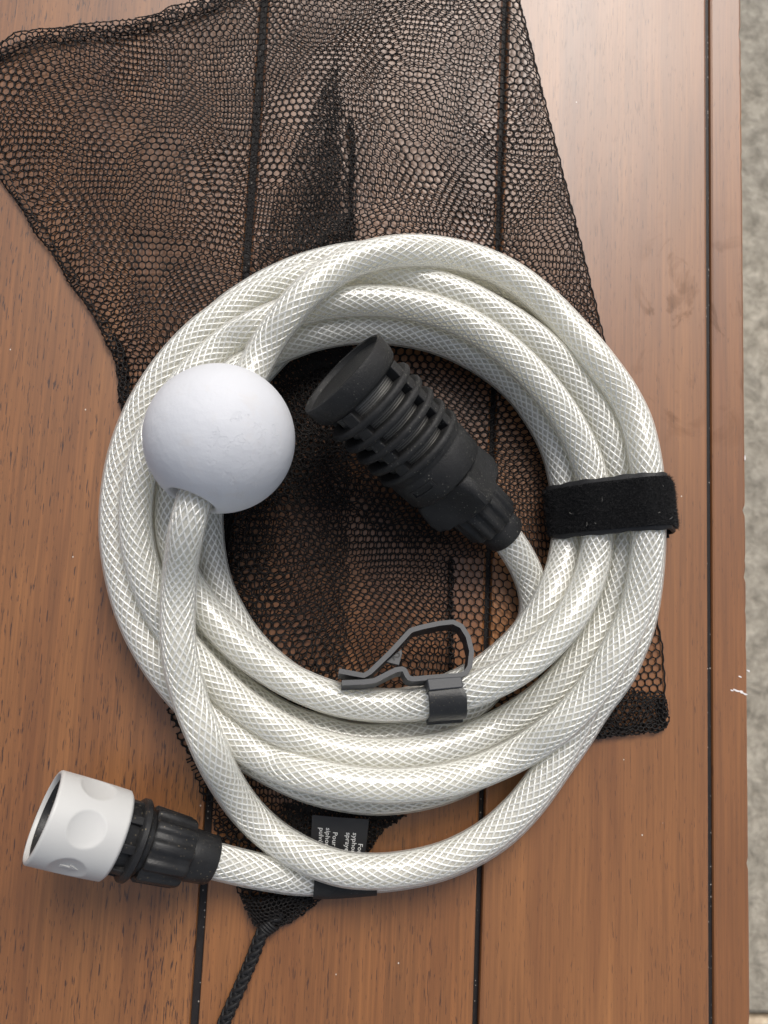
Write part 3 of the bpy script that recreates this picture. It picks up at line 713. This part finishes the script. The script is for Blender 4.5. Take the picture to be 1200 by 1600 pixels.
# float ball, threaded on the hose
bi = int(np.argmin(np.linalg.norm(HP - np.array([*at(347, 682, 39)[:2], 39]), axis=1)))
bc = HP[bi].copy(); bd = HP[bi + 9] - HP[bi - 9]; bd /= np.linalg.norm(bd); BR = 25.1
tgt = at(344, 686, bc[2]); bc[:2] = tgt[:2]
ax = Axis(bc, bc + bd * 10)
prof = []; hr = 8.6
a0 = math.asin(hr / BR)
for i in range(7): prof.append((-BR * math.cos(a0) * (1 - i / 6) * .97, hr - 1.1))
prof = [(-6, hr - 1.3), (-BR * math.cos(a0) + 2.2, hr - 1.0), (-BR * math.cos(a0) + .9, hr - .75), (-BR * math.cos(a0) + .15, hr - .1)]
for i in range(73):
    a = a0 + .035 + (math.pi - 2 * a0 - .07) * i / 72; prof.append((-BR * math.cos(a), BR * math.sin(a)))
prof += [(-t, r) for t, r in prof[3::-1]]
mb = MB(); ax.lathe(mb, prof, 96)
mk = at(392, 708, bc[2] + 21) - ORIGIN
ball = mb.build('float_ball', ball_mat(None, tuple(mk * MM)), hose, True, 60)
ball['label'] = 'round white foam float ball threaded on the hose'

# ---- strainer
sA, sB = at(533, 582, 45.0), at(793, 839, 14.5)
S = Axis(sA, sB)
st = None
mb = MB()
mb2 = MB()
# collar is the root mesh of the strainer
def flut(n, amp, pw=1.0):
    def f(t, r, a): return r + amp * np.clip(np.cos(a * n) * 1.6, -1, 1)
    return f
S.lathe(mb, [(37.5, 14.0), (37.5, 16.2), (38.1, 16.7), (40.5, 16.75), (41.2, 16.3), (41.9, 16.3), (42.6, 16.6), (51.4, 16.2), (52.3, 15.6), (52.5, 14.8), (54, 13.2), (54, 9)], 72)
strainer = mb.build('strainer', rub, hose, True, 35); strainer['label'] = 'black slotted strainer at the inner end of the hose'
mb = MB()   # end cap with raised rim and recessed face
S.lathe(mb, [(2.2, 0.01), (2.2, 8), (2.1, 14.2), (1.9, 15.9), (1.2, 16.4), (.2, 16.6), (-.1, 17.2), (.2, 17.8), (1.0, 18.0), (5.5, 17.7), (7.6, 17.1), (8.5, 16.3), (8.9, 15.0), (8.9, 13.0)], 80)
mb.build('end_cap', rub, strainer, True, 35)
mb = MB(); kk = 64; a = np.arange(kk + 1) * 2 * math.pi / kk
P = np.array([S.p(np.full(kk + 1, t), np.full(kk + 1, 13.0), a) for t in np.linspace(8, 39, 12)]); mb.grid(P, False)
scr = mb.build('screen', screen_mat(), strainer)
uvl = scr.data.uv_layers.new(name='UVMap')
idx = np.zeros(len(scr.data.loops), np.int32); scr.data.loops.foreach_get('vertex_index', idx)
uvl.data.foreach_set('uv', np.stack([(idx % (kk + 1)) / kk * 3.2 * .97, (idx // (kk + 1)) / 11.0], 1).astype(np.float32).ravel())
for i in range(5):
    t = 13.0 + i * 5.9; mb = MB()
    S.lathe(mb, [(t, 13.6), (t, 16.8), (t + .35, 17.5), (t + 1.0, 17.8), (t + 1.8, 17.8), (t + 2.4, 17.5), (t + 2.7, 16.8), (t + 2.7, 13.6)], 64, closed=True)
    mb.build('ring', rub, strainer, True, 40)
for an in (33, 123, 213, 303):
    mb = MB(); S.block(mb, 8.5, 39, 12.6, 16.9, RAD(an - 8), RAD(an + 8), 5); mb.build('rib', rub, strainer, True, 30, .35)
for dt, da, la, lt in ((47.0, 33, 17, 0), (44.4, 33, 17, 0), (45.7, 33 - 16, 0, 1), (45.7, 33 + 16, 0, 1)):
    mb = MB()
    if la: S.block(mb, dt - .35, dt + .35, 16.2, 17.0, RAD(da - la), RAD(da + la), 9)
    else: S.block(mb, 44.05, 47.35, 16.2, 17.0, RAD(da - 1.6), RAD(da + 1.6), 3)
    mb.build('latch_frame', rub, strainer, True, 30)
mb = MB()
def hexr(t, r, a):
    am = (a - RAD(33) + math.pi / 4) % (math.pi / 2) - math.pi / 4
    flat = 12.6 / np.cos(np.clip(am, -.8, .8)); scal = flat - 1.0 * np.cos(am * 2.2)
    return np.minimum(r, np.where(r > 10.5, scal, r))
S.lathe(mb, [(52.8, 9.0), (52.8, 14.6), (53.2, 15.4), (55, 16.2), (58, 16.7), (62, 17.0), (65.0, 16.4), (66.3, 14.6), (67.0, 11.8), (67.0, 8.0)], 120, rf=hexr)
mb.build('coupling_nut', rub, strainer, True, 28)
mb = MB(); S.lathe(mb, [(66, 7), (66.2, 10.2), (67, 10.7), (78.6, 10.1), (79.4, 9.4), (79.4, 7)], 144, rf=flut(13, .55)); mb.build('clamp_nut', rub, strainer, True, 45)
mb = MB(); S.lathe(mb, [(79, 5.6), (79, 8.0), (79.6, 8.3), (86.3, 7.9), (87.2, 7.4), (87.2, 6.2), (82, 6.2)], 56); mb.build('end_ring', rub, strainer, True, 40)

# ---- tap connector
K = Axis(at(66, 1275, 37.0), at(342, 1347, 15.6))
wm = NT('white_plastic'); c = wm.coord()
base = wm.mix(wm.noise(c, 45, 4), (0.50, 0.497, 0.485), (0.57, 0.567, 0.55))
scr_ = wm.noise(wm.coord((700, 120, 700)), 1.0, 2, .5, 1.5)
base = wm.mix(wm.math('MULTIPLY', wm.math('GREATER_THAN', scr_, .80), .6), base, (0.33, 0.31, 0.28)); wm.col(base)
wm.set(Roughness=0.42, Specular_IOR_Level=0.5); bb = wm.bump(wm.noise(c, 900, 2), .12, .0002); wm.l(bb.outputs[0], wm.b.inputs['Normal']); wm = wm.m
conn_mb = MB(); K.lathe(conn_mb, [(6, 12.4), (10, 12.2), (23.5, 12), (25, 11.0), (28.6, 10.4), (29.0, 12.6), (29.6, 13.2), (31.1, 13.3), (31.7, 12.7), (32.2, 10.2), (36, 9.8), (36, 8)], 72)
conn = conn_mb.build('tap_connector', rub2, hose, True, 35); conn['label'] = 'white and black push-on tap connector at the outer hose end'
nt_, na_ = 56, 216; T_ = np.linspace(.8, 23.7, nt_); A_ = np.arange(na_) * 2 * math.pi / na_
tt, aa = np.meshgrid(T_, A_, indexing='ij'); rr = 14.5 - .018 * tt + .25 * np.sin(np.clip(tt / 29, 0, 1) * math.pi)
for q in range(6):
    ac = RAD(2 + 60 * q); da = (aa - ac + math.pi) % (2 * math.pi) - math.pi
    ex = da * 14.5; ey = tt - 12.0; d = np.hypot(ex / 5.7, ey / 5.9)
    rr = rr - 1.25 * np.clip(1.0 - d * d, 0, 1) ** .85
body = K.p(tt, rr, aa)
def rowp(t, r): return K.p(np.full(na_, t), np.full(na_, r), A_)[None]
P = np.concatenate([rowp(6.5, 12.4), rowp(1.0, 12.9), rowp(.25, 13.1), rowp(0, 13.4), rowp(.05, 13.9), rowp(.35, 14.35), body, rowp(24.2, 13.7), rowp(24.6, 13.2), rowp(24.6, 10.2)])
mb = MB(); mb.grid(P); mb.build('collar', wm, conn, True, 50)
# moulded arrow in the lower dimple
def arrow_pt(x, y, h=0.0):
    rr_ = 14.5 - 1.0 + h; return K.p(np.array(12.0 + x), np.array(rr_), np.array(RAD(62) + y / 14.5))
poly = [(-2.6, -.55), (.6, -.55), (.3, -1.7), (3.4, .1), (.3, 1.5), (.6, .45), (-2.6, .45), (-1.6, -.05)]
mb = MB(); mb.prism([arrow_pt(x, y, .2) for x, y in poly], [arrow_pt(x, y, -.8) for x, y in poly]); mb.build('arrow_mark', wm, conn, False)
mb = MB(); K.lathe(mb, [(9, .01), (9, 6), (7.5, 6.2), (7.5, 8.6), (9.5, 9), (9.5, 10.4), (2.2, 11.1), (1.2, 11.6), (1.4, 12.3), (6, 12.4)], 64); mb.build('inner_sleeve', rub2, conn, True, 35)
for q in range(8):
    mb = MB(); K.block(mb, 24.2, 29.2, 10.2, 12.0, RAD(45 * q + 8), RAD(45 * q + 22), 4); mb.build('tooth', rub2, conn, True, 30, .25)
mb = MB(); K.lathe(mb, [(33.8, 8), (34.0, 11.0), (34.8, 11.7), (47.4, 11.0), (48.6, 10.3), (49.0, 8)], 144, rf=flut(11, .5)); mb.build('clamp_nut', rub2, conn, True, 45)
mb = MB(); K.lathe(mb, [(48.6, 5.6), (48.6, 8.3), (49.4, 8.6), (57.8, 8.0), (58.7, 7.5), (58.7, 6.1), (53, 6.0)], 56); mb.build('end_ring', rub2, conn, True, 40)

# black sleeve on the hose where it dives under the loop
tx = at(490, 1372, 8); i0 = int(np.argmin(np.linalg.norm(HP[-120:] - tx, axis=1))) + len(HP) - 120
seg = HP[i0 - 13:i0 + 1]
ring = tube_pts(seg, HR + .8, 28)
mb = MB(); inner = tube_pts(seg, HR + .05, 28); mb.grid(np.concatenate([inner[:1], ring, inner[-1:]])); mb.build('rubber_sleeve', speckled('black_rubber', (0.012, .012, .012), .6, (.1, .1, .1), .3, 1500, .4, .4), hose, True, 50)

# ------------------------------------------------------------------ hook-and-loop strap round the strands
pa, pb = at(864, 799, 16), at(1046, 789, 16)
strap_c = (pa + pb) / 2; ux = pb - pa; ux[2] = 0; ux /= np.linalg.norm(ux); uy = np.array([-ux[1], ux[0], 0.0]); uz = np.array([0, 0, 1.0])
pts = []
for h in HP:
    if abs((h - strap_c).dot(uy)) < 2.2 and (h - strap_c).dot(ux) > -26 and (h - strap_c).dot(ux) < 30:
        for q in range(24):
            a = q * math.pi / 12; pts.append(((h - strap_c).dot(ux) + (HR + .15) * math.cos(a), h[2] + (HR + .15) * math.sin(a)))
pts = sorted(set((round(a, 3), round(b, 3)) for a, b in pts))
def hull(p):
    def half(p):
        o = []
        for q in p:
            while len(o) > 1 and (o[-1][0] - o[-2][0]) * (q[1] - o[-2][1]) - (o[-1][1] - o[-2][1]) * (q[0] - o[-2][0]) <= 0: o.pop()
            o.append(q)
        return o
    return half(p)[:-1] + half(p[::-1])[:-1]
H = np.array(hull(pts)); print('strap hull', H.min(0), H.max(0))
Hc = np.vstack([H, H[:1]]); Hc = np.c_[Hc, np.zeros(len(Hc))]; Hc = resample(Hc, .9)[:-1, :2]
right = Hc[:, 0].max()
bul = np.clip((Hc[:, 0] - right + 9) / 9, 0, 1)
Hc[:, 0] += bul * 1.6                                            # the loop stands off a little at the outer side
for _ in range(3): Hc = (Hc * 2 + np.roll(Hc, 1, 0) + np.roll(Hc, -1, 0)) / 4
tn = np.roll(Hc, -1, 0) - np.roll(Hc, 1, 0); tn /= np.linalg.norm(tn, axis=1)[:, None]; nn = np.stack([tn[:, 1], -tn[:, 0]], 1)
strap = thing('hook_and_loop_strap', 'fuzzy black hook-and-loop strap wrapped around the hose strands at the right', 'strap', strap_c * np.array([1, 1, 0]) + np.array([0, 0, .2]))
def S3(q, off, y): return strap_c * np.array([1, 1, 0]) + np.outer(q[:, 0] + nn[:, 0] * off, ux) + np.outer(q[:, 1] + nn[:, 1] * off, uz) + uy * y
HWD = 10.3
mb = MB()
prof = [(.05, -HWD), (.05, HWD), (.75, HWD + .05), (1.15, HWD - .3), (1.15, -HWD + .3), (.75, -HWD - .05)]
wob = .22 * np.sin(np.arange(len(Hc)) * .31) + .14 * np.sin(np.arange(len(Hc)) * .83)
mb.grid(np.array([S3(Hc, o, y) + np.outer(wob * (1 if y > 0 else .8), uy) for o, y in prof]), True, True)
sm = thread_mat('black_webbing', (0.016, 0.016, 0.017), .6, .4)
mb.build('band', sm, strap, True, 50)
mb = MB(); prof = [(1.1, -HWD + 1.5), (1.1, HWD - 1.5), (1.6, HWD - 1.6), (1.75, HWD - 2.3), (1.75, -HWD + 2.3), (1.6, -HWD + 1.6)]
mb.grid(np.array([S3(Hc, o, y) for o, y in prof]), True, True); mb.build('loop_pile', thread_mat('black_pile', (0.009, .009, .0095), .9, .15), strap, True, 50)
# pile fibres
nf = 26000; ii = rng.integers(0, len(Hc), nf); fr = rng.random(nf)[:, None]
q = Hc[ii] * (1 - fr) + Hc[(ii + 1) % len(Hc)] * fr; nq = nn[ii]; keep = q[:, 1] > 3; q, nq = q[keep], nq[keep]; n2 = len(q)
yy = rng.uniform(-HWD + 1.5, HWD - 1.5, n2)
P0 = strap_c * np.array([1, 1, 0]) + np.outer(q[:, 0] + nq[:, 0] * 1.6, np.ones(3)) * ux + np.outer(q[:, 1] + nq[:, 1] * 1.6, np.ones(3)) * uz + yy[:, None] * uy
N3 = nq[:, :1] * ux + nq[:, 1:] * uz
dirv = N3 * rng.uniform(.35, 1.0, n2)[:, None] + rng.normal(0, .55, (n2, 3)); ln = rng.uniform(.5, 1.5, n2)[:, None]
dirv /= np.linalg.norm(dirv, axis=1)[:, None]; neg = (dirv * N3).sum(1) < .1; dirv[neg] += N3[neg] * .6
side = np.cross(dirv, rng.normal(0, 1, (n2, 3))); side /= np.linalg.norm(side, axis=1)[:, None]; side *= .05
bend = rng.normal(0, .25, (n2, 3)); P1 = P0 + dirv * ln * .6; P2 = P0 + dirv * ln + bend * ln
V = np.stack([P0 - side, P0 + side, P1 + side, P1 - side, P2 + side * .5, P2 - side * .5], 1).reshape(-1, 3)
b0 = (np.arange(n2) * 6)[:, None]; Q = np.concatenate([b0 + np.array([[0, 1, 2, 3]]), b0 + np.array([[3, 2, 4, 5]])])
fz = quick_mesh('pile_fibres', V, Q, thread_mat('black_fibre', (0.017, .017, .018), .75, .3), strap); fz['kind'] = 'stuff'
# loose end of the strap showing under the right-hand side
mb = MB(); rx = Hc[:, 0].max(); e0 = strap_c * np.array([1, 1, 0])
def sp_(x, z, y): return e0 + ux * x + uz * z + uy * y
P = np.array([[sp_(rx - 9, 1.9, y), sp_(rx - 3, 1.6, y), sp_(rx - .6, 2.2, y), sp_(rx + .4, 4.0, y), sp_(rx + .1, 4.3, y), sp_(rx - 1.0, 2.9, y), sp_(rx - 3, 2.2, y), sp_(rx - 9, 2.5, y)] for y in (-HWD - 1.6, HWD - 1.5)])
mb.grid(P, True, False, True, True); mb.build('loose_end', sm, strap, True, 40)
# lint caught in the pile
lint = plain('pale_lint', (.5, .48, .44), .8); mb = MB()
for q_ in range(7):
    x = random.uniform(-20, 18); y = random.uniform(-8, 8)
    j = int(np.argmin(np.abs(Hc[:, 0] - x) - Hc[:, 1] * .05)); top = Hc[(np.abs(Hc[:, 0] - x) < 1.5)][:, 1].max()
    a = random.uniform(0, 6.28); l = random.uniform(.5, 1.6); c = sp_(x, top + 2.5, y); d_ = ux * math.cos(a) + uy * math.sin(a)
    mb.grid(tube_pts(np.array([c - d_ * l / 2, c + uz * .2 + ux * .1, c + d_ * l / 2]), 0.032, 4))
lo_ = mb.build('lint', lint, strap); lo_['kind'] = 'stuff'

# ------------------------------------------------------------------ grey clip on the innermost strand
ci = np.linalg.norm(HP[:, :2] - at(699, 1097, 22)[:2], axis=1); ci = np.where(HP[:, 2] < 15, 99, ci); ci = int(np.argmin(ci)); hc = HP[ci]; print('clip strand z', hc)
hd = HP[ci + 4] - HP[ci - 4]; hd /= np.linalg.norm(hd); hd = np.array([math.cos(RAD(6)), math.sin(RAD(6)), 0.0])
cy_ = np.cross(np.array([0, 0, 1.0]), hd); cy_ /= np.linalg.norm(cy_); cz_ = np.cross(hd, cy_)
clip = thing('hose_clip', 'dark grey plastic peg clip snapped onto the innermost hose strand', 'clip', hc - np.array([0, 0, HR]))
gp = plain('grey_plastic', (0.027, 0.0295, 0.035), .5, 1500, .25, .00015, .18, 90)
gd = speckled('black_clip_plastic', (0.011, 0.0115, 0.0125), .36, (.16, .14, .10), .9, 1500, .3, .5)
TL = RAD(20); tn_ = np.array([0, math.sin(TL), math.cos(TL)]); p0 = hc + cz_ * 7.6
def onplane(px, py, h=0.0):
    v = CM @ np.array([(px - 600) / F_PX, (800 - py) / F_PX, -1.0]); t = (p0 - CP).dot(tn_) / v.dot(tn_); return CP + t * v + tn_ * h
def z7(pts): return [(460 + x / 3.5294, 920 + y / 3.5294) for x, y in pts]
arm = z7([(245, 452), (330, 468), (384, 478), (418, 458), (530, 350), (642, 228), (706, 210), (800, 190), (875, 182), (922, 205), (958, 262), (978, 345), (968, 428), (944, 466), (900, 478), (780, 486), (655, 497), (628, 490), (604, 440), (562, 446), (520, 466), (442, 506), (380, 514), (262, 518)])
C_ = np.array([onplane(*p) for p in arm])
def rib_strip(C_, th, dep):
    # open strip of even thickness, mitred in the clip's own plane
    T = np.gradient(C_, axis=0); T /= np.linalg.norm(T, axis=1)[:, None]; Nn = np.cross(tn_, T); Nn /= np.linalg.norm(Nn, axis=1)[:, None]
    L_, R_ = C_ + Nn * th / 2, C_ - Nn * th / 2
    P = np.stack([L_, R_, R_ - tn_ * dep, L_ - tn_ * dep], 1); mb = MB(); mb.grid(P, True, False, True, True); return mb
Cs = np.vstack([C_[:1], resample(np.vstack([C_[i:i + 1] for i in range(len(C_))]), 1.1)])[1:]
mb = rib_strip(Cs, 1.75, 7.2); mb.build('jaw_frame', gp, clip, True, 30)
gus = z7([(505, 392), (596, 318), (600, 345), (582, 412)])
mb = MB(); G_ = [onplane(*p) for p in gus]; mb.prism([p - tn_ * 2.6 for p in G_], [p - tn_ * 4.0 for p in G_]); gusset = mb.build('gusset', gp, clip, False, bevel=.2)
g0 = onplane(*z7([(563, 352)])[0]); gx = onplane(*z7([(583, 388)])[0]) - g0; gx /= np.linalg.norm(gx); gy = np.cross(tn_, gx)
print_text('2', 4.4, lambda x, y: g0 + gx * (x - .5) + gy * (y - 1.6) - tn_ * 2.45, plain('engraved_dark', (.006, .006, .0065), .6), gusset, .015, 'moulded_number')
# snap-on saddle: a C section extruded along the strand
prof = []
for i in range(27):
    a = RAD(200 - 225 * i / 26); prof.append(((HR + 1.75) * math.cos(a), (HR + 1.75) * math.sin(a)))
prof[0:0] = [(-HR - 3.6, -3.8), (-HR - 2.6, -3.3)]
prof += [(HR + .6, -6.3)]
inn = []
for i in range(27):
    a = RAD(-20 + 215 * i / 26); inn.append(((HR + .35) * math.cos(a), (HR + .35) * math.sin(a)))
inn += [(-HR - 2.2, -4.6), (-HR - 3.5, -5.0)]
sec = prof + inn
half = 6.6
def cl(u, y, z): return hc + hd * (u - .6) + cy_ * y + cz_ * z
P = np.array([[cl(u, y, z) for y, z in sec] for u in (-half, half)])
mb = MB(); mb.grid(P[:, ::-1], True, False, True, True); mb.build('saddle', gd, clip, True, 35, .25)
mb = MB(); sp = z7([(728, 500), (920, 486), (930, 548), (740, 566)])
mb.prism([onplane(*p, 1.1) for p in sp], [onplane(*p, -7.0) for p in sp]); mb.build('mounting_block', gp, clip, False, bevel=.4)

for an, th, u0, u1 in ((-33, .55, -half - .1, half + .6), (-52, .75, -half - 1.6, half - 1.4)):
    a = RAD(an); r0, r1 = HR + 1.5, HR + 2.9
    sec = [(r0 * math.cos(a) - th * math.sin(a) * q, r0 * math.sin(a) + th * math.cos(a) * q) for q in (1, -1)]
    sec = [(-y, z) for y, z in sec] + [(-(r1 * math.cos(a) - th * math.sin(a) * q), r1 * math.sin(a) + th * math.cos(a) * q) for q in (-1, 1)]
    mb = MB(); mb.grid(np.array([[cl(u, y, z) for y, z in sec] for u in (u0, u1)]), True, False, True, True); mb.build('lip', gd, clip, False, bevel=.2)
